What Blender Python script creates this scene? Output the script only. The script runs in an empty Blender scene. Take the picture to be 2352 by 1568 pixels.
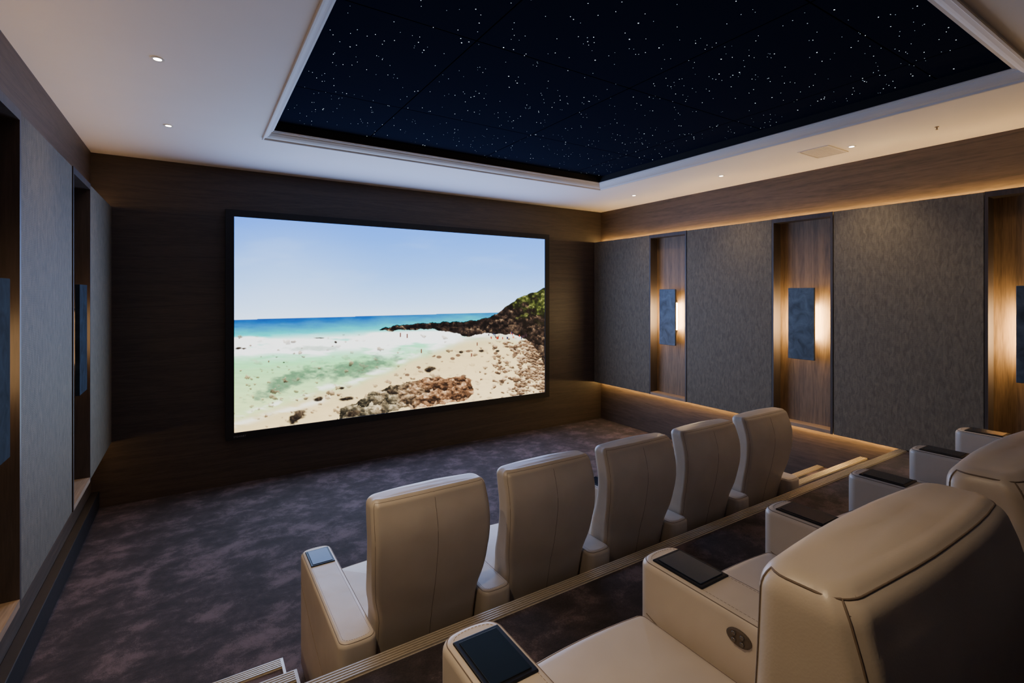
import bpy, bmesh, math, random
import numpy as np
from mathutils import Vector, noise as mnoise
from mathutils.kdtree import KDTree
random.seed(7); np.random.seed(7)
S=bpy.context.scene
COL=S.collection

# ------------------------------------------------------------------ dimensions
XL,XR=-0.82,5.51
YF,YB=5.98,-2.6
ZC=3.313
PLAT=0.595; PEDGE=1.90
def srgb(r,g,b):
    f=lambda c:(c/255/12.92) if c/255<=0.04045 else ((c/255+0.055)/1.055)**2.4
    return (f(r),f(g),f(b),1)

# ------------------------------------------------------------------ material helpers
def newmat(name):
    m=bpy.data.materials.new(name); m.use_nodes=True
    nt=m.node_tree
    return m,nt,nt.nodes["Principled BSDF"],nt.nodes["Material Output"]
def N(nt,t,**kw):
    n=nt.nodes.new(t)
    for k,v in kw.items(): setattr(n,k,v)
    return n
def ramp(nt,stops):
    r=nt.nodes.new("ShaderNodeValToRGB")
    while len(r.color_ramp.elements)<len(stops): r.color_ramp.elements.new(0.5)
    for e,(p,c) in zip(r.color_ramp.elements,stops): e.position=p; e.color=c
    return r
def coords(nt,scale):
    t=nt.nodes.new("ShaderNodeTexCoord"); m=nt.nodes.new("ShaderNodeMapping")
    m.inputs["Scale"].default_value=scale
    nt.links.new(t.outputs["Object"],m.inputs["Vector"]); return m
def addbump(nt,b,src,strength,dist=0.01):
    bp=N(nt,"ShaderNodeBump"); bp.inputs["Strength"].default_value=strength; bp.inputs["Distance"].default_value=dist
    nt.links.new(src,bp.inputs["Height"]); nt.links.new(bp.outputs["Normal"],b.inputs["Normal"])
def plain(name,c,rough=0.5,metal=0,noise=0.0,nscale=20,spec=0.5):
    m,nt,b,o=newmat(name)
    b.inputs["Roughness"].default_value=rough; b.inputs["Metallic"].default_value=metal; b.inputs["Specular IOR Level"].default_value=spec
    mp=coords(nt,(1,1,1)); n=N(nt,"ShaderNodeTexNoise"); n.inputs["Scale"].default_value=nscale
    nt.links.new(mp.outputs[0],n.inputs["Vector"])
    k=noise
    r=ramp(nt,[(0.3,tuple(x*(1-k) for x in c[:3])+(1,)),(0.7,tuple(min(1,x*(1+k)) for x in c[:3])+(1,))])
    nt.links.new(n.outputs["Fac"],r.inputs["Fac"]); nt.links.new(r.outputs["Color"],b.inputs["Base Color"])
    return m
def emit(name,c,s,nosample=False):
    m,nt,b,o=newmat(name)
    b.inputs["Base Color"].default_value=(0.02,0.02,0.02,1)
    b.inputs["Emission Color"].default_value=c; b.inputs["Emission Strength"].default_value=s
    if nosample:
        try: m.cycles.emission_sampling='NONE'
        except Exception as ex: print(ex)
    return m
def wood(name,dark,light,grain='Z',rough=0.5,contrast=0.28):
    m,nt,b,o=newmat(name)
    hi,lo=13,0.7
    sc={'X':(lo,hi,hi),'Y':(hi,lo,hi),'Z':(hi,hi,lo)}[grain]
    mp=coords(nt,sc)
    n1=N(nt,"ShaderNodeTexNoise"); n1.inputs["Scale"].default_value=0.6; n1.inputs["Detail"].default_value=4; n1.inputs["Distortion"].default_value=0.8
    nt.links.new(mp.outputs[0],n1.inputs["Vector"])
    mul=N(nt,"ShaderNodeMath",operation='MULTIPLY'); mul.inputs[1].default_value=12
    nt.links.new(n1.outputs["Fac"],mul.inputs[0])
    fr=N(nt,"ShaderNodeMath",operation='PINGPONG'); fr.inputs[1].default_value=1
    nt.links.new(mul.outputs[0],fr.inputs[0])
    mp2=coords(nt,tuple(8*s for s in sc))
    n2=N(nt,"ShaderNodeTexNoise"); n2.inputs["Scale"].default_value=1.6; n2.inputs["Detail"].default_value=5
    nt.links.new(mp2.outputs[0],n2.inputs["Vector"])
    mx=N(nt,"ShaderNodeMath",operation='MULTIPLY_ADD'); mx.inputs[1].default_value=contrast
    nt.links.new(fr.outputs[0],mx.inputs[0])
    m2=N(nt,"ShaderNodeMath",operation='MULTIPLY'); m2.inputs[1].default_value=0.75
    nt.links.new(n2.outputs["Fac"],m2.inputs[0]); nt.links.new(m2.outputs[0],mx.inputs[2])
    r=ramp(nt,[(0.2,dark),(0.8,light)])
    nt.links.new(mx.outputs[0],r.inputs["Fac"]); nt.links.new(r.outputs["Color"],b.inputs["Base Color"])
    b.inputs["Roughness"].default_value=rough
    addbump(nt,b,mx.outputs[0],0.2,0.003)
    return m

M_WALLF=wood("wood_front",srgb(44,38,37),srgb(72,62,56),'X',0.55,.25)
M_WALLH=wood("wood_side",srgb(60,50,43),srgb(97,82,69),'Y',0.55,.26)
M_NICHE=wood("wood_niche",srgb(88,70,50),srgb(146,116,84),'Z',0.5)
M_FRAME=wood("wood_niche_frame",srgb(50,43,41),srgb(76,66,62),'Z',0.45)
M_SILL=wood("wood_sill",srgb(130,108,86),srgb(180,152,124),'Y',0.45)
M_BLACK=plain("frame_black",(0.004,0.004,0.006,1),0.7,0,0.2)
M_SKIRT=plain("skirt_dark",srgb(26,24,27),0.6,0,0.2)
M_CEIL=plain("ceiling_paint",srgb(236,230,224),0.85,0,0.01,3)
M_TRIM=plain("moulding_paint",srgb(212,209,206),0.6,0,0.01,3)
M_DARKREC=plain("recess_black",(0.003,0.003,0.006,1),0.9)
M_NOSE=plain("nosing_metal",srgb(196,184,166),0.3,0.4,0.06,60)
M_VENT=plain("vent_paint",srgb(214,206,196),0.6,0,0.02)
M_CHROME=plain("fixture_white",srgb(230,225,215),0.3)
M_GLASS=plain("touch_glass",srgb(26,36,50),0.22,0,0.15,4,0.3)
M_TRAYF=plain("tray_black",srgb(18,19,23),0.45,0,0,20,0.3)
M_BTN=plain("button_metal",srgb(120,112,104),0.3,0.8)
M_PLATE=plain("control_plate",srgb(92,80,70),0.4,0.3)
M_SEAM=plain("seam_thread",srgb(116,100,86),0.7,0,0.1,200)
M_STITCH=plain("stitch_thread",srgb(148,132,114),0.6,0,0.1,200)
M_LED=emit("led_warm",(1,0.60,0.19,1),80)
M_LEDL=emit("led_warm_dim",(1,0.58,0.24,1),24.0)
M_LEDB=emit("led_warm_low",(1,0.56,0.18,1),18.0)
M_DIFF=emit("sconce_diffuser",(1,0.68,0.30,1),165)
M_DIFFL=emit("sconce_diffuser_dim",(1,0.60,0.26,1),10)
M_DL=emit("downlight_lens",(1,0.86,0.65,1),40)

def fabric():
    m,nt,b,o=newmat("panel_fabric")
    mp=coords(nt,(40,40,14))
    n=N(nt,"ShaderNodeTexNoise"); n.inputs["Scale"].default_value=1.0; n.inputs["Detail"].default_value=3; n.inputs["Roughness"].default_value=0.5; n.inputs["Distortion"].default_value=0.9
    nt.links.new(mp.outputs[0],n.inputs["Vector"])
    mp2=coords(nt,(1,1,1)); w=N(nt,"ShaderNodeTexWave",bands_direction='Z'); w.inputs["Scale"].default_value=36; w.inputs["Distortion"].default_value=4.0; w.inputs["Detail"].default_value=2; w.inputs["Detail Scale"].default_value=1.5
    nt.links.new(mp2.outputs[0],w.inputs["Vector"])
    w2=N(nt,"ShaderNodeTexWave",bands_direction='Y'); w2.inputs["Scale"].default_value=42; w2.inputs["Distortion"].default_value=1.5
    nt.links.new(mp2.outputs[0],w2.inputs["Vector"])
    mul=N(nt,"ShaderNodeMath",operation='ADD'); nt.links.new(w.outputs["Fac"],mul.inputs[0]); nt.links.new(w2.outputs["Fac"],mul.inputs[1])
    ma=N(nt,"ShaderNodeMath",operation='MULTIPLY_ADD'); ma.inputs[1].default_value=0.20
    nt.links.new(mul.outputs[0],ma.inputs[0]); nt.links.new(n.outputs["Fac"],ma.inputs[2])
    r=ramp(nt,[(0.40,srgb(80,73,61)),(1.0,srgb(122,111,92))])
    nt.links.new(ma.outputs[0],r.inputs["Fac"]); nt.links.new(r.outputs["Color"],b.inputs["Base Color"])
    b.inputs["Roughness"].default_value=0.7
    addbump(nt,b,ma.outputs[0],0.4,0.004); return m
M_FAB=fabric()
def carpet():
    m,nt,b,o=newmat("carpet_pile")
    mp=coords(nt,(1,1.15,1))
    n=N(nt,"ShaderNodeTexNoise"); n.inputs["Scale"].default_value=4.4; n.inputs["Detail"].default_value=8; n.inputs["Roughness"].default_value=0.68; n.inputs["Distortion"].default_value=0.2
    nt.links.new(mp.outputs[0],n.inputs["Vector"])
    n2=N(nt,"ShaderNodeTexNoise"); n2.inputs["Scale"].default_value=150; n2.inputs["Detail"].default_value=2
    nt.links.new(mp.outputs[0],n2.inputs["Vector"])
    ma=N(nt,"ShaderNodeMath",operation='MULTIPLY_ADD'); ma.inputs[1].default_value=0.20
    nt.links.new(n2.outputs["Fac"],ma.inputs[0]); nt.links.new(n.outputs["Fac"],ma.inputs[2])
    r=ramp(nt,[(0.48,srgb(35,29,33)),(0.60,srgb(54,45,50)),(0.75,srgb(96,81,86))])
    nt.links.new(ma.outputs[0],r.inputs["Fac"]); nt.links.new(r.outputs["Color"],b.inputs["Base Color"])
    b.inputs["Roughness"].default_value=0.95; b.inputs["Sheen Weight"].default_value=0.03
    addbump(nt,b,ma.outputs[0],0.4,0.008); return m
M_CARPET=carpet()
def leather():
    m,nt,b,o=newmat("cream_leather")
    mp=coords(nt,(1,1,1))
    v=N(nt,"ShaderNodeTexVoronoi"); v.inputs["Scale"].default_value=300
    nt.links.new(mp.outputs[0],v.inputs["Vector"])
    n=N(nt,"ShaderNodeTexNoise"); n.inputs["Scale"].default_value=6; n.inputs["Detail"].default_value=2; n.inputs["Distortion"].default_value=0.3
    nt.links.new(mp.outputs[0],n.inputs["Vector"])
    r=ramp(nt,[(0.3,srgb(196,183,166)),(0.7,srgb(207,194,177))])
    nt.links.new(n.outputs["Fac"],r.inputs["Fac"]); nt.links.new(r.outputs["Color"],b.inputs["Base Color"])
    ma=N(nt,"ShaderNodeMath",operation='MULTIPLY_ADD'); ma.inputs[1].default_value=0.025
    nt.links.new(v.outputs["Distance"],ma.inputs[0]); nt.links.new(n.outputs["Fac"],ma.inputs[2])
    addbump(nt,b,ma.outputs[0],0.26,0.012)
    b.inputs["Roughness"].default_value=0.36; return m
M_LEATHER=leather()
def slate(name,c0,c1,rough=.45,spec=.5,metal=.2):
    m,nt,b,o=newmat(name)
    mp=coords(nt,(1,1,1))
    n=N(nt,"ShaderNodeTexNoise"); n.inputs["Scale"].default_value=9; n.inputs["Detail"].default_value=6; n.inputs["Distortion"].default_value=0.8
    nt.links.new(mp.outputs[0],n.inputs["Vector"])
    r=ramp(nt,[(0.3,c0),(0.7,c1)])
    nt.links.new(n.outputs["Fac"],r.inputs["Fac"]); nt.links.new(r.outputs["Color"],b.inputs["Base Color"])
    b.inputs["Roughness"].default_value=rough; b.inputs["Metallic"].default_value=metal; b.inputs["Specular IOR Level"].default_value=spec; return m
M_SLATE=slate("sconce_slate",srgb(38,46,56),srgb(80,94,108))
M_SLATE_SHADE=slate("sconce_slate_shaded",srgb(22,30,40),srgb(46,60,76),.85,.1,0)  # left plates: same slate, shade put into the colour
def starpanel():
    m,nt,b,o=newmat("star_cloth")
    g=N(nt,"ShaderNodeNewGeometry"); sx=N(nt,"ShaderNodeSeparateXYZ"); nt.links.new(g.outputs["Position"],sx.inputs[0])
    masks=[]
    for ax,off in (("X",0.13),("Y",0.06)):
        a=N(nt,"ShaderNodeMath",operation='ADD'); a.inputs[1].default_value=(-off+12.0)
        nt.links.new(sx.outputs[ax],a.inputs[0])
        md=N(nt,"ShaderNodeMath",operation='MODULO'); md.inputs[1].default_value=1.2; nt.links.new(a.outputs[0],md.inputs[0])
        lt=N(nt,"ShaderNodeMath",operation='LESS_THAN'); lt.inputs[1].default_value=0.008; nt.links.new(md.outputs[0],lt.inputs[0])
        masks.append(lt)
    mx=N(nt,"ShaderNodeMath",operation='MAXIMUM'); nt.links.new(masks[0].outputs[0],mx.inputs[0]); nt.links.new(masks[1].outputs[0],mx.inputs[1])
    mix=N(nt,"ShaderNodeMixRGB"); mix.inputs[1].default_value=(0.009,0.012,0.024,1); mix.inputs[2].default_value=(0.001,0.001,0.002,1)
    nt.links.new(mx.outputs[0],mix.inputs[0]); nt.links.new(mix.outputs[0],b.inputs["Base Color"])
    b.inputs["Roughness"].default_value=1.0; b.inputs["Specular IOR Level"].default_value=0.0
    return m
M_STAR=starpanel()

# ------------------------------------------------------------------ object helpers
def mkmesh(name,verts,faces,mat,smooth=False):
    me=bpy.data.meshes.new(name); me.from_pydata([tuple(v) for v in verts],[],faces); me.update()
    if mat: me.materials.append(mat)
    if smooth:
        for p in me.polygons: p.use_smooth=True
    return me
def mkobj(name,me,loc=(0,0,0),parent=None):
    o=bpy.data.objects.new(name,me); COL.objects.link(o); o.location=loc
    if parent: o.parent=parent
    return o
def empty(name,loc,label,cat,group=None):
    o=bpy.data.objects.new(name,None); o.empty_display_size=0.1; COL.objects.link(o); o.location=loc
    o["label"]=label; o["category"]=cat
    if group: o["group"]=group
    return o
def tag(o,label,cat,group=None):
    o["label"]=label; o["category"]=cat
    if group: o["group"]=group
def boxmesh(name,x0,x1,y0,y1,z0,z1,mat,bevel=0,org=(0,0,0),seg=2):
    bm=bmesh.new()
    bmesh.ops.create_cube(bm,size=1)
    for v in bm.verts:
        v.co=Vector(((x0+x1)/2+v.co.x*(x1-x0)-org[0],(y0+y1)/2+v.co.y*(y1-y0)-org[1],(z0+z1)/2+v.co.z*(z1-z0)-org[2]))
    if bevel>0: bmesh.ops.bevel(bm,geom=bm.edges[:],offset=bevel,segments=seg,affect='EDGES',profile=0.5)
    bmesh.ops.recalc_face_normals(bm,faces=bm.faces)
    me=bpy.data.meshes.new(name); bm.to_mesh(me); bm.free(); me.materials.append(mat); return me
def box(name,x0,x1,y0,y1,z0,z1,mat,bevel=0,parent=None):
    """world-coordinate box, origin at its base centre"""
    c=Vector(((x0+x1)/2,(y0+y1)/2,min(z0,z1)))
    me=boxmesh(name,x0,x1,y0,y1,z0,z1,mat,bevel,c)
    loc=c-(parent.location if parent else Vector((0,0,0)))
    return mkobj(name,me,loc,parent)
def multibox(name,boxes,mat,parent,bevel=0):
    bm=bmesh.new(); org=parent.location if parent else Vector((0,0,0))
    for (x0,x1,y0,y1,z0,z1) in boxes:
        r=bmesh.ops.create_cube(bm,size=1)
        for v in r['verts']:
            v.co=Vector(((x0+x1)/2+v.co.x*(x1-x0),(y0+y1)/2+v.co.y*(y1-y0),(z0+z1)/2+v.co.z*(z1-z0)))-org
    if bevel: bmesh.ops.bevel(bm,geom=bm.edges[:],offset=bevel,segments=1,affect='EDGES')
    me=bpy.data.meshes.new(name); bm.to_mesh(me); bm.free(); me.materials.append(mat)
    return mkobj(name,me,(0,0,0),parent)
def struct(o): o["kind"]="structure"; return o

# ------------------------------------------------------------------ shell
T=0.12
struct(box("floor",XL-T,XR+T,YB-T,YF+T,-0.1,0,M_CARPET))
struct(box("wall_front",XL-T,XR+T,YF,YF+T,0,ZC+.25,M_WALLF))
struct(box("wall_back",XL-T,XR+T,YB-T,YB,0,ZC+.25,M_WALLF))
struct(box("wall_right",XR,XR+T,YB,YF,0,ZC+.25,M_WALLH))
struct(box("wall_left",XL-T,XL,YB,YF,0,ZC+.25,M_WALLH))
struct(box("baseboard_left",XL,XL+0.06,PEDGE+.78,YF,0.0,0.16,M_SKIRT,0.004))
# ceiling with tray opening
ix0,ix1,iy0,iy1=0.545,4.145,0.90,4.53
ow=0.125
def rectpts(off,z):
    return [(ix0-off*.60,iy0-off*.9,z),(ix1+off*1.1,iy0-off*.9,z),(ix1+off*1.1,iy1+off,z),(ix0-off*.60,iy1+off,z)]
v=[]; f=[]
o4=[(XL-T,YB-T),(XR+T,YB-T),(XR+T,YF+T),(XL-T,YF+T)]
for z in (ZC,ZC+0.03):
    v+= [(a,b,z) for a,b in o4]; v+=rectpts(ow-0.01,z)
for i in range(4):
    j=(i+1)%4
    f.append((i,4+i,4+j,j)); f.append((8+i,8+j,12+j,12+i)); f.append((4+i,12+i,12+j,4+j)); f.append((i,j,8+j,8+i))
struct(mkobj("ceiling",mkmesh("ceiling",v,f,M_CEIL)))
def sweeprect(name,prof,mat):
    v=[];f=[]
    for (o_,z) in prof: v+=rectpts(o_,z)
    for k in range(len(prof)-1):
        for i in range(4):
            j=(i+1)%4; f.append((4*k+i,4*k+j,4*k+4+j,4*k+4+i))
    return mkobj(name,mkmesh(name,v,f,mat))
struct(sweeprect("trim_1",[(ow,ZC+.0),(ow,3.298),(.120,3.294),(.106,3.294),(.100,3.299),(.096,3.306),(.070,3.311),(.050,3.321),(.03,3.336),(.022,3.346),(.012,3.346),(.010,3.352),(.0,3.352),(.0,3.358)],M_TRIM))
struct(sweeprect("trim_2",[(.0,3.358),(.0,3.425)],M_DARKREC))
sp=box("star_ceiling_panel",ix0-.02,ix1+.02,iy0-.02,iy1+.02,3.425,3.445,M_STAR)
tag(sp,"black acoustic ceiling panel with fibre-optic star lights","star ceiling")
# stars
stm=[emit("star_glow",(0.75,0.9,1,1),4.5,True),emit("star_glow_dim",(0.6,0.8,1,1),1.4,True)]
bm=bmesh.new()
org=sp.location
def star(x,y,r,mi=0):
    res=bmesh.ops.create_circle(bm,cap_ends=True,radius=r,segments=8)
    for q in res['verts']: q.co+=Vector((x-org.x,y-org.y,3.4235-org.z))
    for fc in set(fc for q in res['verts'] for fc in q.link_faces): fc.material_index=mi
for i in range(820):
    x=random.uniform(ix0+.05,ix1-.05); y=random.uniform(iy0+.05,iy1-.05)
    r=random.choice([.0016,.0018,.0021,.0024]); mi=0 if random.random()<.42 else 1
    if random.random()<.04: r=.0033; mi=0
    star(x,y,r,mi)
    if random.random()<.12: star(x+random.uniform(-.05,.05),y+random.uniform(-.05,.05),r*.85,mi)
bmesh.ops.recalc_face_normals(bm,faces=bm.faces)
me=bpy.data.meshes.new("fibre_stars"); bm.to_mesh(me); bm.free()
for q in stm: me.materials.append(q)
st=mkobj("star_lights",me,(0,0,0),sp); st["kind"]="stuff"; st["label"]="tiny white fibre-optic star points"

# ------------------------------------------------------------------ platform and steps
def ribbed(name,x0,x1,yfr,ztop,parent,w=0.066):
    prof=[]
    n=5; th=0.009
    for i in range(n):
        a=-w*(i/n)-.002; b=-w*((i+.62)/n)
        prof+= [(a,th),(b,th),(b-.001,th*.2),(-w*((i+1)/n)+.001,th*.2)]
    prof.append((-w,0.0)); prof.append((-w,-0.002)); prof.append((-0.008,-0.002))
    prof=[(0.0,-0.022),(0.006,-0.022),(.006,th*.6)]+[(p[0]+.006,p[1]) for p in prof]
    v=[];f=[]; org=parent.location
    k=len(prof)
    for x in (x0,x1):
        for (dy,z) in prof: v.append((x-org.x,yfr+dy-org.y,ztop+z-org.z))
    for i in range(k):
        j=(i+1)%k; f.append((i,j,k+j,k+i))
    f.append(tuple(range(k))); f.append(tuple(reversed(range(k,2*k))))
    me=mkmesh(name,v,f,M_NOSE)
    bm=bmesh.new(); bm.from_mesh(me); bmesh.ops.recalc_face_normals(bm,faces=bm.faces); bm.to_mesh(me); bm.free()
    return mkobj(name,me,(0,0,0),parent)
pl=box("seating_platform",XL+.004,XR-.004,YB+.004,PEDGE,0,PLAT,M_CARPET)
tag(pl,"raised platform in dark plum carpet with ribbed nosing","platform")
ribbed("nosing",XL+.16,XR-.16,PEDGE,PLAT,pl)
for k,(xa,xb) in enumerate(((XL+.004,0.35),(3.99,XR-.004))):
    for i,(h,yy) in enumerate(((0.198,2.67),(0.397,2.27))):
        ya=PEDGE+.002 if i==1 else 2.272
        s=box("stair_step",xa,xb,ya,yy,0,h,M_CARPET)
        tag(s,"dark carpeted aisle step with ribbed pale nosing","step","aisle steps up to the platform")
        ribbed("nosing",xa,xb,yy,h,s)
        if k==0: tx=(xb,xb+.012)
        else: tx=(xa-.012,xa)
        multibox("side_trim",[(tx[0],tx[1],ya,yy+.004,h-.022,h+.009)],M_NOSE,s)

# ------------------------------------------------------------------ side-wall panels, niches, leds, sconces
PF=5.36
nich=[(4.206,4.828),(2.455,3.077),(0.704,1.326),(-1.047,-0.425)]
pans=[(4.832,5.972),(3.081,4.202),(1.330,2.451),(-0.421,0.700),(-2.172,-1.051)]
ZP0,ZP1=0.60,2.822
def mir(s,x): return x if s=='R' else XL+XR-x
def mbx(s,x0,x1):
    a,b=mir(s,x0),mir(s,x1); return (min(a,b),max(a,b))
for s in ('R','L'):
    for (a,b) in pans:
        if s=='L' and b<1.0: continue
        if b<-1: continue
        x=mbx(s,PF,PF+.045)
        o=box("acoustic_panel",x[0],x[1],a,b,ZP0,ZP1,M_FAB,0.004)
        tag(o,"tall grey textured fabric acoustic wall panel","wall panel","fabric wall panels")
        x=mbx(s,PF+.046,XR-.001)
        multibox("batten",[(x[0],x[1],a+.3,a+.34,ZP0+.1,ZP1-.1),(x[0],x[1],b-.34,b-.3,ZP0+.1,ZP1-.1)],M_SKIRT,o)
    for (a,b) in nich:
        if s=='L' and b<1.5: continue
        if b<0: continue
        x0,x1=mbx(s,PF-.006,XR-.001)
        e=empty("wall_niche",((x0+x1)/2,(a+b)/2,ZP0),"tall wood-lined wall niche with thin dark frame","niche","wall niches")
        t=.022
        lip=mbx(s,PF-.006,PF+.014)
        multibox("frame",[(x0,x1,a,a+t,ZP0,ZP1-.022),(x0,x1,b-t,b,ZP0,ZP1-.022),(x0,x1,a+t,b-t,ZP1-.044,ZP1-.022),(lip[0],lip[1],a,b,ZP1-.022,ZP1+.001)],M_FRAME,e)
        xb=mbx(s,XR-.02,XR-.002)
        multibox("back_board",[(xb[0],xb[1],a+t,b-t,ZP0+.03,ZP1-.044)],M_NICHE,e)
        xs=mbx(s,PF-.006,XR-.02)
        multibox("sill",[(xs[0],xs[1],a+t,b-t,ZP0+.0,ZP0+.035)],M_SILL,e)
        ym=(a+b)/2-.005
        xc=mir(s,XR-.02)
        w=empty("wall_sconce",(xc,ym,1.69),"dark slate slab wall light with warm glow behind","wall light","slate wall lights")
        xp=mbx(s,PF-.012,PF+.014)
        box("plate",xp[0],xp[1],ym-.133,ym+.133,1.315,2.065,M_SLATE if s=='R' else M_SLATE_SHADE,0.003,w)
        xq=mbx(s,PF+.0145,XR-.021)
        box("mount_box",xq[0],xq[1],ym-.06,ym+.06,1.50,1.90,M_FRAME,0.003,w)
        xd=mbx(s,PF+.03,XR-.04)
        mm=M_DIFF if s=='R' else M_DIFFL
        multibox("diffuser",[(xd[0],xd[1],ym-.078,ym-.0605,1.52,1.88),(xd[0],xd[1],ym+.0605,ym+.078,1.52,1.88)],mm,w,0.003)
    m=M_LED if s=='R' else M_LEDL
    x=mbx(s,XR-.040,XR-.030)
    o=box("led_strip",x[0],x[1],.2,5.95,2.818,2.826,m); tag(o,"warm led strip along top of wall panels","led strip","cove led strips")
    o=box("led_strip",x[0],x[1],PEDGE+.05,5.95,.582,.590,m if s=='R' else M_LEDB); tag(o,"warm led strip under the wall panels","led strip","cove led strips")

# ------------------------------------------------------------------ ceiling fixtures
def ringmesh(name,r0,r1,z0,z1,mat,seg=28):
    v=[];f=[]
    for (r,z) in ((r0,z1),(r0,z0),(r1,z0),(r1,z1)):
        for i in range(seg):
            a=2*math.pi*i/seg; v.append((r*math.cos(a),r*math.sin(a),z))
    for k in range(3):
        for i in range(seg):
            j=(i+1)%seg; f.append((k*seg+i,k*seg+j,(k+1)*seg+j,(k+1)*seg+i))
    return mkmesh(name,v,f,mat)
ring_me=ringmesh("ring",0.020,0.034,-0.004,0.0,M_CHROME)
bm=bmesh.new(); bmesh.ops.create_circle(bm,cap_ends=True,radius=0.021,segments=24); me_l=bpy.data.meshes.new("lens"); bm.to_mesh(me_l); bm.free(); me_l.materials.append(M_DL)
for (x,ys,pws) in ((-0.18,(4.7,3.4,2.1,0.8),(20,28,72,88)),(4.92,(4.70,3.40,2.10,0.80),(22,34,56,24))):
    for y,pw in zip(ys,pws):
        e=empty("downlight",(x,y,ZC),"small round recessed ceiling spotlight, warm and lit","downlight","recessed ceiling spotlights")
        mkobj("trim_ring",ring_me,(0,0,-.0005),e); mkobj("lens",me_l,(0,0,-.003),e)
        L=bpy.data.lights.new("spot","SPOT"); L.energy=pw; L.color=(1,0.76,0.48); L.spot_size=math.radians(105); L.spot_blend=0.9; L.shadow_soft_size=0.03
        lo=bpy.data.objects.new("spot_lamp",L); COL.objects.link(lo); lo.location=(0,0,-.012); lo.parent=e
vt=empty("ceiling_vent",(4.885,2.325,ZC),"flush pale ceiling air vent grille with narrow slats","vent")
multibox("vent_frame",[(4.70,5.07,2.19,2.205,ZC-.006,ZC),(4.70,5.07,2.445,2.46,ZC-.006,ZC),(4.70,4.715,2.205,2.445,ZC-.006,ZC),(5.055,5.07,2.205,2.445,ZC-.006,ZC)],M_VENT,vt)
multibox("grille",[(4.716,5.054,2.209+i*.0196,2.209+i*.0196+.015,ZC-.004,ZC-.001) for i in range(12)],M_VENT,vt)
sk=empty("fire_sprinkler",(4.91,1.495,ZC),"small brass ceiling sprinkler head","sprinkler")
m_br=plain("sprinkler_brass",srgb(150,128,96),0.35,0.5)
mkobj("escutcheon",ringmesh("esc",0.002,0.014,-.003,0,m_br),(0,0,0),sk)
bm=bmesh.new(); bmesh.ops.create_cone(bm,cap_ends=True,radius1=.004,radius2=.006,depth=.018,segments=12)
me=bpy.data.meshes.new("head"); bm.to_mesh(me); bm.free(); me.materials.append(m_br); mkobj("head",me,(0,0,-.0105),sk)
mkobj("deflector",ringmesh("defl",0.0,0.008,-.023,-.020,m_br),(0,0,0),sk)

# ------------------------------------------------------------------ projection screen
scr=empty("projection_screen",(2.3365,5.94,0.479),"large framed cinema screen showing a sunny rocky beach","screen")
fx0,fx1,fz0,fz1=0.258,4.415,0.479,2.878
gx0,gx1,gz0,gz1=0.337,4.336,0.556,2.806
multibox("screen_frame",[(fx0,gx0,5.90,5.979,fz0,fz1),(gx1,fx1,5.90,5.979,fz0,fz1),(gx0,gx1,5.90,5.979,fz0,gz0),(gx0,gx1,5.90,5.979,gz1,fz1)],M_BLACK,scr)
NX,NY=960,540
X=np.linspace(gx0,gx1,NX); Z=np.linspace(gz0,gz1,NY)
XX,ZZ=np.meshgrid(X,Z)
SY=5.912
# picture content authored in a slanted 2-D frame (u,v) of the beach picture
D=XX*.5373+SY*.8434; LT=XX*.8434-SY*.5373
U=1176+1140*LT/D; V=675-1140*(ZZ-2)/D
def hsh(a,b,s=0):
    q=np.sin(a*127.1+b*311.7+s*74.7)*43758.5453; return q-np.floor(q)
def vn(x,y,s=0):
    xi=np.floor(x);yi=np.floor(y);fx=x-xi;fy=y-yi
    fx=fx*fx*(3-2*fx);fy=fy*fy*(3-2*fy)
    return (hsh(xi,yi,s)*(1-fx)+hsh(xi+1,yi,s)*fx)*(1-fy)+(hsh(xi,yi+1,s)*(1-fx)+hsh(xi+1,yi+1,s)*fx)*fy
def fbm(x,y,o=4,s=0):
    t=0;a=.5;n=0
    for i in range(o):
        t=t+a*vn(x,y,s+i);n+=a;x,y=x*1.9+y*.7,y*1.9-x*.7;a*=.5
    return t/n
def worley(x,y,s=0):
    xi=np.floor(x);yi=np.floor(y);best=np.full(x.shape,9.);sec=np.full(x.shape,9.);idv=np.zeros(x.shape);gy=np.zeros(x.shape)
    for i in(-1,0,1):
        for j in(-1,0,1):
            cx=xi+i;cy=yi+j;px=cx+hsh(cx,cy,s);py=cy+hsh(cx,cy,s+5)
            d=np.hypot(px-x,py-y);m=d<best
            sec=np.where(m,best,np.minimum(sec,d));idv=np.where(m,hsh(cx,cy,s+9),idv);gy=np.where(m,py-y,gy);best=np.where(m,d,best)
    return best,sec-best,idv,gy
def inpoly(px,py,P):
    r=np.zeros(px.shape,bool);n=len(P)
    for i in range(n):
        x1,y1=P[i];x2,y2=P[(i+1)%n]
        c=((y1>py)!=(y2>py))&(px<(x2-x1)*(py-y1)/((y2-y1) if y2!=y1 else 1e-9)+x1); r^=c
    return r
def C(*a): return np.array(a,float)/255
def mixc(a,b,t): return a*(1-t[...,None])+b*t[...,None]
def sstep(a,b,x):
    t=np.clip((x-a)/(b-a),0,1);return t*t*(3-2*t)
def grad(stops,t):
    out=np.zeros(t.shape+(3,))
    ks=[s[0] for s in stops]
    for c in range(3): out[...,c]=np.interp(t,ks,[s[1][c]/255 for s in stops])
    return out
hor=734-17*(U-540)/610
t=np.clip((hor-V)/230,0,1)
img=grad([(0,(206,226,252)),(.12,(176,208,250)),(.4,(132,175,240)),(.75,(102,149,232)),(1,(88,134,228))],t)
img=mixc(img,C(100,146,234),sstep(1000,1260,U)*t*.5)
cl=fbm(U/160,V/40,4,3); img=mixc(img,C(195,216,252),sstep(.5,.8,cl)*.2*(1-t*.5))
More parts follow.
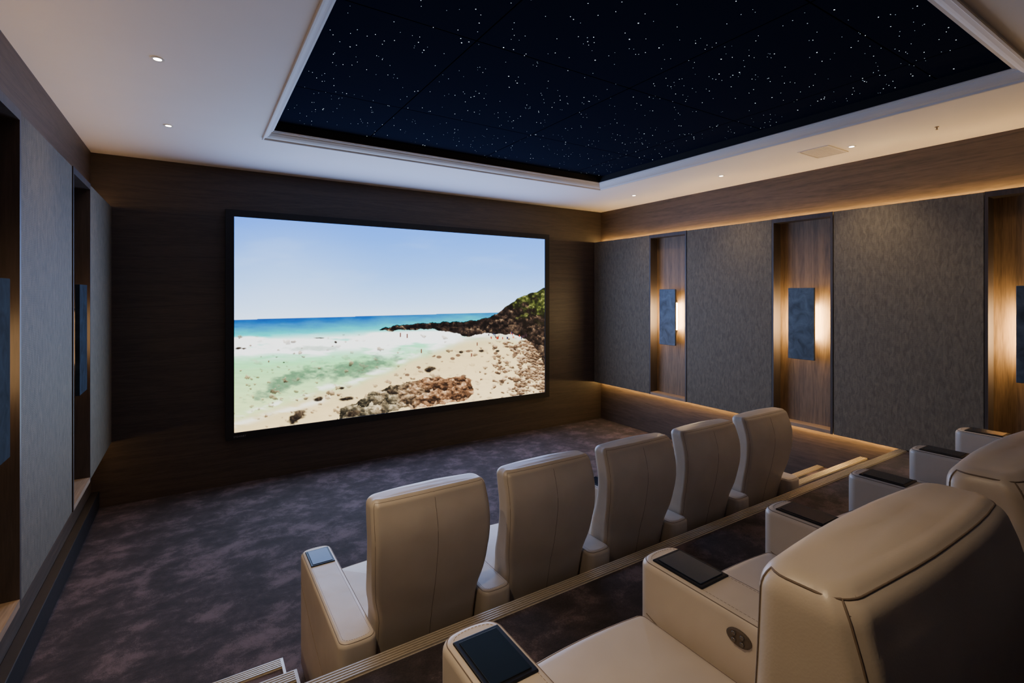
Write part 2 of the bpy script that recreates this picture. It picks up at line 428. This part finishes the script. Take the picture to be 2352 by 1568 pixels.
img=mixc(img,C(222,234,252),sstep(300,0,np.hypot(U-640,(V-690)*1.2))*.35)
dv=V-hor
wob=(fbm(U/40,V/10,4,11)-.5)
sea=grad([(0,(6,66,140)),(6,(8,86,156)),(18,(18,126,168)),(32,(46,166,178)),(48,(96,200,186)),(75,(150,224,184)),(120,(166,218,156)),(190,(200,222,160))],dv+wob*14+np.clip(U-700,0,500)*.035)
stre=fbm(U/34,V/3.4,3,21); sea*= (0.95+.10*stre)[...,None]
fy=784-(U-540)*.045
fm=np.exp(-((V-fy-14-6*wob)/19)**2)*sstep(.18,.50,fbm(U/60,V/10,4,31))*1.5
fm2=sstep(.46,.66,fbm(U/80,V/12,4,41))*sstep(762,776,V)*sstep(836,800,V)*sstep(1060,960,U)
fm3=np.exp(-((V-(768-(U-850)*.01))/5)**2)*sstep(830,870,U)*.9
foam=np.clip(fm+fm2*.9+fm3,0,1)*sstep(10,22,dv)
sea=mixc(sea,C(250,253,252),foam)
def blob(cx,cy,rx,ry,ang,s):
    ca,sa=math.cos(ang),math.sin(ang);a=(U-cx)*ca+(V-cy)*sa;b=-(U-cx)*sa+(V-cy)*ca
    return sstep(1.15,.45,np.sqrt((a/rx)**2+(b/ry)**2)+(fbm(U/16,V/7,5,s)-.5)*1.3)
wd=np.clip(blob(662,877,96,20,-.42,51)+blob(825,845,96,23,-.22,52)+blob(720,800,70,6,0,53)*.4,0,1)
sea=mixc(sea,C(84,112,92),wd*(.55+.4*fbm(U/9,V/4,3,54)))
isea=(dv>=0); img=np.where(isea[...,None],sea,img)
shx=np.array([540,620,700,800,900,980,1020,1050,1080,1252]);shy=np.array([962,945,912,880,848,815,792,778,772,770])
sh=np.interp(U,shx,shy)+(fbm(U/60,U*0+3,3,61)-.5)*22
sandm=sstep(-14,16,V-sh)
sand=grad([(0,(216,202,152)),(40,(232,206,154)),(120,(240,214,164)),(250,(236,210,160))],V-sh)
sand*=(0.96+.07*fbm(U/30,V/10,3,71))[...,None]
img=mixc(img,sand,sandm*isea)
fs=np.exp(-((V-sh+6)/7)**2)*sstep(.35,.6,fbm(U/30,V/8,4,81)); img=mixc(img,C(252,252,248),np.clip(fs,0,1)*isea*.8)
fs=np.exp(-((V-(975-(U-540)*.28))/7)**2)*(U<760)*sstep(.3,.6,fbm(U/40,V/10,3,83)); img=mixc(img,C(252,250,240),np.clip(fs,0,1)*.7)
# scree
ww=(fbm(U/7,V/7,3,90)-.5)
dens=sstep(1100,1250,U+ (fbm(U/30,V/20,3,92)-.5)*110)*sstep(768,785,V)*sstep(925,880,V-(U-1170)*.12)
dk=sstep(1200,1250,U)*sstep(870,800,V)
for (sx_,sy_,sd,th) in ((17,11,96,.95),(11,7,91,.9),(6,4.2,98,.35)):
    w1,e1,i1,g1=worley(U/sx_+ww*1.0,V/sy_+ww*1.0,sd)
    rk=sstep(.05,-.02,(i1-dens*th*.78-dk*.2))*sstep(.64,.52,w1-.25*ww)*(V>768)
    rc=grad([(0,(52,38,30)),(.45,(132,102,76)),(1,(212,186,150))],np.clip(.50-dk*.35+g1*1.2+(i1-.4)*.3+(fbm(U/5,V/5,3,93)-.5)*.7,0,1))
    img=mixc(img,rc,rk*.95)
w1,e1,i1,g1=worley(U/20,V/12,95)
rk=sstep(.30,.24,w1-.1*ww)*(i1<.10)*(V>sh+10)*(U>930)*(V<870); img=mixc(img,C(116,92,72),rk)
# headland
wx=(fbm(U/14,V/14,4,101)-.5)*10;wy=(fbm(U/14,V/14,4,102)-.5)*12
H=[(866,756),(905,747),(960,741),(1040,738),(1100,734),(1148,717),(1168,699),(1200,680),(1226,672),(1270,655),(1270,850),(1246,830),(1232,800),(1220,783),(1180,768),(1150,768),(1115,764),(1085,773),(1050,768),(1000,757),(930,759),(880,760)]
m=inpoly(U+wx,V+wy*.8,H)
w1,e1,i1,g1=worley(U/13+ww,V/11+ww,111)
tone=np.clip(.04+.25*i1+g1*.4+(fbm(U/7,V/7,5,112)-.5)*1.6+sstep(745,765,V)*.10,0,1)
rock=grad([(0,(14,11,10)),(.4,(46,35,30)),(.7,(94,76,60)),(1,(168,142,112))],tone)
grn=sstep(.40,.56,fbm(U/18,V/14,5,113)+ (708-V)*.006+ (U-1205)*.0012)*sstep(1140,1165,U)*sstep(755,715,V)
gr=grad([(0,(22,26,12)),(.5,(60,68,32)),(1,(130,132,76))],np.clip((fbm(U/5,V/5,4,114)-.5)*2.2+.38,0,1))
hl=rock*(1-grn[...,None])+gr*grn[...,None]
img=np.where(m[...,None],hl,img)
# foreground rock
R=[(770,975),(782,938),(818,926),(846,902),(900,884),(950,876),(990,865),(1030,868),(1060,860),(1084,874),(1090,900),(1074,918),(1034,926),(985,934),(930,938),(860,952),(810,968)]
m=inpoly(U+wx*1.6,V+wy,R)
w1,e1,i1,g1=worley(U/34+wx*.14,V/19+wy*.09,121)
w2,e2,i2,g2=worley(U/13+ww*2,V/8+ww*2,122)
ridge=1-np.abs(2*fbm(U/20+wx*.1,V/11,4,125)-1)*2.4
tone=np.clip(.45+g1*.55+g2*.25+(i1-.5)*.2+(fbm(U/8,V/6,4,123)-.5)*1.1-sstep(.75,1.0,ridge)*.3-sstep(925,965,V+(800-U)*.06)*.15,0,1)
ra=grad([(0,(40,27,20)),(.4,(108,76,54)),(.7,(164,124,92)),(1,(218,184,146))],tone)
rb=grad([(0,(36,33,26)),(.4,(94,85,67)),(.7,(150,136,108)),(1,(206,192,160))],tone)
tt=sstep(860,1010,U+(fbm(U/25,V/25,3,124)-.5)*110)
img=np.where(m[...,None],mixc(rb,ra,tt),img)
for (cx,cy,rx,ry,a) in [(680,957,24,12,-.6),(732,917,12,6,-.2),(800,915,17,5,-.1),(808,950,20,7,-.3),(987,848,14,8,-.3),(785,891,6,4,0),(771,786,4,3,0),(548,799,9,3,0),(560,800,6,2,0),(700,975,6,2,0),(1105,806,7,4,0),(1059,808,5,3,0),(1143,806,5,3,0),(900,900,12,6,0),(735,776,12,1.5,0),(652,832,3,2,0)]:
    b=blob(cx,cy,rx,ry,a,131); tone=np.clip(.2+(cy-V)/ry*.35+(fbm(U/4,V/4,2,133)-.5)*.8,0,1)
    img=mixc(img,grad([(0,(30,24,20)),(.6,(86,72,56)),(1,(146,126,102))],tone),np.clip(b*1.4,0,1))
rs=np.random.RandomState(5)
for k in range(26):
    cx=rs.uniform(1120,1215);cy=768+rs.uniform(-4,8)+abs(cx-1165)*.05
    c=[C(150,50,40),C(60,40,50),C(200,120,80),C(40,50,90)][rs.randint(4)]
    mm=(np.abs(U-cx)<1.1)&(np.abs(V-cy)<2.6); img[mm]=c
for (cx,cy,h) in [(920,769,5),(935,771,5),(968,806,5),(617,830,2.5),(1096,790,4),(1083,815,4)]:
    mm=(np.abs(U-cx)<1.5)&(np.abs(V-cy)<h); img[mm]=C(110,70,60)
img=np.clip(img,0,1)
lin=np.where(img<=.04045,img/12.92,((img+.055)/1.055)**2.4)
pad=np.pad(lin,((1,1),(1,1),(0,0)),mode='edge')
lin=.6*lin+.1*(pad[:-2,1:-1]+pad[2:,1:-1]+pad[1:-1,:-2]+pad[1:-1,2:])
lum=(lin*np.array([.2126,.7152,.0722])).sum(-1,keepdims=True)
satf=np.where(lin[...,:1]>lin[...,2:3],1.12,1.28)
lin=np.clip(lum+(lin-lum)*satf,0,4)
lin=lin*(np.clip(lum,1e-4,1)**.12)
nv=NX*NY
co=np.stack([XX-scr.location.x,np.full_like(XX,SY-scr.location.y),ZZ-scr.location.z],-1).reshape(-1,3).astype(np.float32)
ii=np.arange((NX-1)*(NY-1)); r_=ii//(NX-1); c_=ii%(NX-1); a=r_*NX+c_
quads=np.stack([a,a+1,a+NX+1,a+NX],-1).astype(np.int32)
me=bpy.data.meshes.new("screen_surface")
me.vertices.add(nv); me.vertices.foreach_set("co",co.ravel())
nf=len(quads); me.loops.add(nf*4); me.loops.foreach_set("vertex_index",quads.ravel())
me.polygons.add(nf); me.polygons.foreach_set("loop_start",np.arange(0,nf*4,4,dtype=np.int32)); 
me.update(calc_edges=True)
at=me.color_attributes.new("picture",'FLOAT_COLOR','POINT')
rgba=np.ones((nv,4),np.float32); rgba[:,:3]=lin.reshape(-1,3); at.data.foreach_set("color",rgba.ravel())
m,nt,b,o=newmat("screen_picture")
an=N(nt,"ShaderNodeAttribute",attribute_name="picture")
b.inputs["Base Color"].default_value=(0.02,0.02,0.02,1); b.inputs["Roughness"].default_value=0.9
nt.links.new(an.outputs["Color"],b.inputs["Emission Color"]); b.inputs["Emission Strength"].default_value=2.7
me.materials.append(m)
so=mkobj("screen_surface",me,(0,0,0),scr); so["label"]="glowing picture of beach, sea, rocks and blue sky"
cu=bpy.data.curves.new("mark","FONT"); cu.body="STEWART"; cu.size=0.026; cu.extrude=0.0005
to=bpy.data.objects.new("frame_logo",cu); COL.objects.link(to)
bpy.context.view_layer.update()
dg=bpy.context.evaluated_depsgraph_get(); tm=bpy.data.meshes.new_from_object(to.evaluated_get(dg)); bpy.data.objects.remove(to)
tm.materials.clear(); tm.materials.append(plain("logo_grey",srgb(120,125,135),0.5))
lo=mkobj("frame_logo",tm,(0.33-scr.location.x,5.899-scr.location.y,0.505-scr.location.z),scr); lo.rotation_euler=(math.pi/2,0,0)
# added, unseen area lamp, picture-sized on the screen plane, boosts the screen's light
L=bpy.data.lights.new("screen_fill_lamp","AREA"); L.shape='RECTANGLE'; L.size=4.0; L.size_y=2.25; L.energy=105; L.color=(0.42,0.54,1.0)
lo=bpy.data.objects.new("screen_fill_lamp",L); COL.objects.link(lo); lo.parent=scr; lo.location=(0,5.905-scr.location.y,1.681-scr.location.z); lo.rotation_euler=(-math.pi/2,0,0); lo.visible_camera=False

# ------------------------------------------------------------------ recliners
def perim(hw,y0,y1,r,nc=6,ne=8):
    r=min(r,hw*.98,abs(y1-y0)/2*.98)
    cs=[(-hw+r,y0+r,math.pi,1.5*math.pi),(hw-r,y0+r,1.5*math.pi,2*math.pi),(hw-r,y1-r,0,.5*math.pi),(-hw+r,y1-r,.5*math.pi,math.pi)]
    pts=[];mark=[]
    for k,(cx,cy,a0,a1) in enumerate(cs):
        arc=[(cx+r*math.cos(a0+(a1-a0)*i/nc),cy+r*math.sin(a0+(a1-a0)*i/nc)) for i in range(nc+1)]
        mark.append(len(pts)+nc//2); pts+=arc
        nx=cs[(k+1)%4]; p1=(nx[0]+r*math.cos(nx[2]),nx[1]+r*math.sin(nx[2])); p0=arc[-1]
        pts+=[(p0[0]+(p1[0]-p0[0])*i/ne,p0[1]+(p1[1]-p0[1])*i/ne) for i in range(1,ne)]
    return pts,mark
def loft(name,levels,mat,bulge_rear=0,bulge_front=0,crown=0,bow=0,side_bulge=0,topscale=(.92,.78,.6,.4,.2),wrinkle=0):
    rings=[];mark=None
    zt=levels[-1][0]; zb=levels[0][0]
    for (z,hw,y0,y1,r) in levels:
        p,mark=perim(hw,y0,y1,r)
        ring=[]
        ym=(y0+y1)/2
        hh=(z-zb)/(zt-zb)
        for (x,y) in p:
            k=1-(x/max(hw,1e-6))**2
            sb=1-((y-ym)/max((y1-y0)/2,1e-6))**2
            yy=y-(bulge_rear*k if y<ym else 0)+(bulge_front*k if y>ym else 0)
            xx=x+ (1 if x>0 else -1)*side_bulge*sb*math.sin(math.pi*hh)
            q=Vector((xx,yy,z+bow*k*hh))
            if wrinkle:
                q+=mnoise.noise_vector(q*6)*wrinkle
            ring.append(q)
        rings.append(ring)
    n=len(rings[0])
    last=rings[-1]; c=sum(last,Vector())/n
    for i,sc in enumerate(topscale):
        rings.append([c+(p-c)*sc+Vector((0,0,crown*(1-sc**2))) for p in last])
    v=[p for r in rings for p in r]; f=[]
    for k in range(len(rings)-1):
        for i in range(n):
            j=(i+1)%n; f.append((k*n+i,k*n+j,(k+1)*n+j,(k+1)*n+i))
    v.append(c+Vector((0,0,crown))); t=len(v)-1; base=(len(rings)-1)*n
    for i in range(n): f.append((base+i,base+(i+1)%n,t))
    f.append(tuple(reversed(range(n))))
    return mkmesh(name,v,f,mat,True),rings,mark
def tube(name,paths,r,mat,seg=6):
    v=[];f=[]
    for P in paths:
        b0=len(v)
        for i,p in enumerate(P):
            a=P[max(i-1,0)]; c=P[min(i+1,len(P)-1)]; t=(c-a).normalized()
            u=t.cross(Vector((0,0,1)))
            if u.length<.1: u=t.cross(Vector((0,1,0)))
            u.normalize(); w=t.cross(u)
            for k in range(seg):
                an=2*math.pi*k/seg; v.append(p+u*(r*math.cos(an))+w*(r*math.sin(an)))
        for i in range(len(P)-1):
            for k in range(seg):
                l=(k+1)%seg; f.append((b0+i*seg+k,b0+i*seg+l,b0+(i+1)*seg+l,b0+(i+1)*seg+k))
    return mkmesh(name,v,f,mat,True)
def dashes(P,ln=.0055,gap=.003):
    out=[];on=True
    pts=[P[0]]
    for a,b in zip(P[:-1],P[1:]):
        L_=(b-a).length; k=max(1,int(L_/.0018))
        for i in range(1,k+1): pts.append(a+(b-a)*i/k)
    cur=[pts[0]];d=0
    for a,b in zip(pts[:-1],pts[1:]):
        d+=(b-a).length
        if on: cur.append(b)
        if on and d>ln:
            out.append([cur[0],cur[len(cur)//2],cur[-1]]); on=False; d=0
        elif (not on) and d>gap:
            on=True; d=0; cur=[b]
    return out
def rounded_levels(z0,z1,hw,y0,y1,r,rt,n=7,mid=6):
    L=[]
    for i in range(mid): L.append((z0+(z1-rt-z0)*i/mid,hw,y0,y1,r))
    for i in range(n+1):
        a=math.pi/2*i/n; s=rt*(1-math.cos(a)); L.append((z1-rt+rt*math.sin(a),hw-s,y0+s,y1-s,max(r-s*.6,.004)))
    return L
AW=0.155; SW=0.493; PITCH=0.648; ARMZ=0.62
# z, rear y, front y, half-width
keysA=[(.13,-.735,-.59,.232),(.30,-.75,-.60,.236),(.50,-.782,-.622,.239),(.64,-.812,-.652,.240),(.72,-.838,-.69,.262),(.80,-.857,-.725,.271),(.90,-.874,-.754,.276),(.98,-.876,-.756,.276),(1.04,-.864,-.740,.275),(1.10,-.842,-.722,.272),(1.16,-.82,-.71,.269)]
keysB=[(.13,-.745,-.60,.236),(.30,-.755,-.60,.240),(.50,-.770,-.615,.245),(.64,-.790,-.637,.246),(.72,-.803,-.650,.266),(.82,-.818,-.664,.275),(.90,-.823,-.670,.277),(.96,-.819,-.674,.277),(1.01,-.808,-.674,.275),(1.05,-.790,-.674,.272),(1.16,-.776,-.674,.269)]
def make_back(keys,ZT,RT,fine):
    kz=[k[0] for k in keys]
    def cat(z,c):
        s=0
        for d in (-.03,-.015,0,.015,.03): s+=float(np.interp(z+d,kz,[k[c] for k in keys]))
        return s/5
    lv=[]
    def row(z,s=0): return (z,cat(z,3)-s*.9,cat(z,1)+s*.85,cat(z,2)-s*.85,max(.034-s*.35,.012))
    NL=36
    for i in range(NL): lv.append(row(.13+(ZT-RT-.13)*i/NL))
    for i in range(9):
        a=math.pi/2*i/8; lv.append(row(ZT-RT+RT*math.sin(a),RT*(1-math.cos(a))))
    me,BR,BM=loft("backrest",lv,M_LEATHER,bulge_rear=.016,bulge_front=.010,crown=.006,bow=.005,wrinkle=.0026)
    n=len(BR[0]); rl,rr,fr_,fl=BM; kt=NL+4
    def loop(a,b,kt,da=0,k0=2):
        st_=1 if ((b-a)%n)<n/2 else -1
        a=(a+da*st_)%n; b=(b-da*st_)%n
        P=[BR[k][a].copy() for k in range(k0,kt-1)]
        j=a; P.append(BR[kt-1][j].copy())
        while j!=b:
            P.append(BR[kt][j].copy()); j=(j+st_)%n
        P.append(BR[kt][b].copy())
        for k in range(kt-1,k0-1,-1): P.append(BR[k][b].copy())
        return P
    seams=[loop(rl,rr,kt)]
    cs=[]
    for k in range(2,kt+1):
        ym=(BR[k][rl].y+BR[k][fl].y)/2
        cs.append(BR[k][min(range(n),key=lambda j:abs(BR[k][j].x)+(10 if BR[k][j].y>ym else 0))].copy())
    if not fine: seams.append(cs)
    stitches=[]
    for P in (loop(rl,rr,kt+2,2),loop(rl,rr,kt-2,-2)): stitches+=dashes(P)
    for a_,b_ in ((rl,fl),(rr,fr_)):
        P=[];j=a_;stp=1 if ((b_-a_)%n)<n/2 else -1
        while j!=b_:
            P.append(BR[kt][j].copy()); j=(j+stp)%n
        P.append(BR[kt][b_].copy())
        P+= [BR[k][b_].copy() for k in range(kt-1,1,-1)]
        if fine: seams.append(P)
    kd=seams[0]
    tree=KDTree(len(kd)); [tree.insert(p,i) for i,p in enumerate(kd)]; tree.balance()
    for vv in me.vertices:
        co_,_,d=tree.find(vv.co)
        if .002<d<.026:
            vv.co+=vv.normal*(.0030*math.sin(math.pi*(d-.002)/.024))*(.6+.9*abs(mnoise.noise(vv.co*30)))
    return me,tube("seam",seams,.0016 if fine else .0009,M_SEAM),tube("stitching",stitches,.0008 if fine else .0005,M_STITCH,4)
backA=make_back(keysA,1.139,.032,False)
backB=make_back(keysB,1.070,.036,True)
arm_me,AR,AM=loft("armrest",rounded_levels(.035,ARMZ,AW/2,-.86,0,.032,.022),M_LEATHER,bulge_front=.012,bulge_rear=.008,topscale=(.75,.45,.15))
k=len(AR)-3-4
P=[p.copy() for p in AR[k]]; P.append(P[0].copy())
side=[Vector((-AW/2-.0005,-.03-.77*t,.47-.16*math.sin(math.pi*t*.5))) for t in np.linspace(0,1,16)]
arm_seam=tube("arm_seam",[P,side],.0013,M_SEAM)
P3=[p.copy() for p in AR[len(AR)-4]]; P3.append(P3[0].copy()); arm_st=tube("arm_stitch",dashes(P3),.0007,M_STITCH,4)
seat_me,SR,SM=loft("seat_cushion",rounded_levels(.22,.485,SW/2-.004,-.60,-.015,.03,.045),M_LEATHER,bulge_front=.015,crown=.014,topscale=(.9,.75,.5,.25))
k=len(SR)-4-3; P=[p.copy() for p in SR[k]]; P.append(P[0].copy()); seat_seam=tube("seat_seam",[P],.0012,M_SEAM)
foot_me,_,_=loft("footrest",rounded_levels(.07,.217,SW/2-.006,-.16,-.022,.02,.02),M_LEATHER,bulge_front=.012,topscale=(.75,.45,.15))
base_me=boxmesh("base",-.24,.24,-.73,-.06,0.001,.07,M_SKIRT,.01)
afoot_me=boxmesh("arm_foot",-.06,.06,-.80,-.06,0.001,.034,M_SKIRT,.006)
trayf_me=boxmesh("tray_frame",-.059,.059,-.205,-.035,0,.006,M_TRAYF,.003)
trays_me=boxmesh("tray_screen",-.048,.048,-.193,-.047,.0055,.008,M_GLASS,.001)
def pill():
    v=[];f=[];seg=24
    for xx,sc in ((0,1),(-.004,1),(-.006,.86)):
        for i in range(seg):
            a=2*math.pi*i/seg; v.append((xx,math.cos(a)*.033*sc,math.sin(a)*.020*sc))
    for k in range(2):
        for i in range(seg):
            j=(i+1)%seg; f.append((k*seg+i,k*seg+j,(k+1)*seg+j,(k+1)*seg+i))
    f.append(tuple(range(2*seg,3*seg))); return mkmesh("control_plate",v,f,M_PLATE)
pill_me=pill()
def btn():
    v=[];f=[];seg=12
    for xx,r in ((-.005,.0058),(-.009,.0055),(-.010,.004)):
        for i in range(seg):
            a=2*math.pi*i/seg; v.append((xx,math.cos(a)*r,math.sin(a)*r))
    for k in range(2):
        for i in range(seg):
            j=(i+1)%seg; f.append((k*seg+i,k*seg+j,(k+1)*seg+j,(k+1)*seg+i))
    f.append(tuple(range(2*seg,3*seg))); return mkmesh("button",v,f,M_BTN,True)
btn_me=btn()
def chair(x0,y0,z0,first,label,group,bk,bdx=0):
    xc=x0+SW/2
    e=empty("recliner",(xc,y0-.43,z0),label,"recliner",group)
    L=lambda x,y,z:(x-e.location.x,y-e.location.y,z-e.location.z)
    def put(nm,me,x,y,z,par=e): return mkobj(nm,me,L(x,y,z),par)
    bo=put("backrest",bk[0],xc+bdx,y0,z0)
    mkobj("seam",bk[1],(0,0,0),bo); sti=mkobj("stitching",bk[2],(0,0,0),bo); sti["kind"]="stuff"
    so_=put("seat_cushion",seat_me,xc,y0,z0); mkobj("seam",seat_seam,(0,0,0),so_)
    put("footrest",foot_me,xc,y0,z0); put("base",base_me,xc,y0,z0)
    arms=[x0+SW+AW/2]+([x0-AW/2] if first else [])
    for i,ax in enumerate(arms):
        a=put("armrest",arm_me,ax,y0,z0)
        for nm,me,dz in (("seam",arm_seam,0),("stitching",arm_st,0),("arm_foot",afoot_me,0),("tray_frame",trayf_me,ARMZ-.001),("tray_screen",trays_me,ARMZ-.001)):
            q=mkobj(nm,me,(0,0,dz),a)
            if nm=="stitching": q["kind"]="stuff"
        if i==0:
            mkobj("control_plate",pill_me,(-AW/2,-.325,.57),a)
            for (dy,dz) in ((-.011,.008),(.011,.008),(-.011,-.008),(.011,-.008)):
                mkobj("button",btn_me,(-AW/2,-.325+dy,.57+dz),a)
    return e
X0=.472+AW
for i in range(5):
    chair(X0+i*PITCH,2.86,0,i==0,"cream leather cinema recliner in the front row on the carpet","front row of recliners",backA,.006)
for i in range(5):
    chair(X0+i*PITCH-.006,1.045,PLAT,i==0,"cream leather cinema recliner in the back row on the platform","back row of recliners",backB)

# ------------------------------------------------------------------ world, camera
w=bpy.data.worlds.new("World"); S.world=w; w.use_nodes=True
w.node_tree.nodes["Background"].inputs[0].default_value=(0.02,0.02,0.03,1); w.node_tree.nodes["Background"].inputs[1].default_value=0.3
cam=bpy.data.cameras.new("Camera"); co_=bpy.data.objects.new("Camera",cam); COL.objects.link(co_)
cam.sensor_width=36; cam.sensor_fit='HORIZONTAL'; cam.lens=36*1140/2352; cam.shift_y=-109/2352; cam.clip_start=.02
co_.location=(0,0,2.0); co_.rotation_euler=(math.pi/2,0,math.radians(-32.5))
S.camera=co_
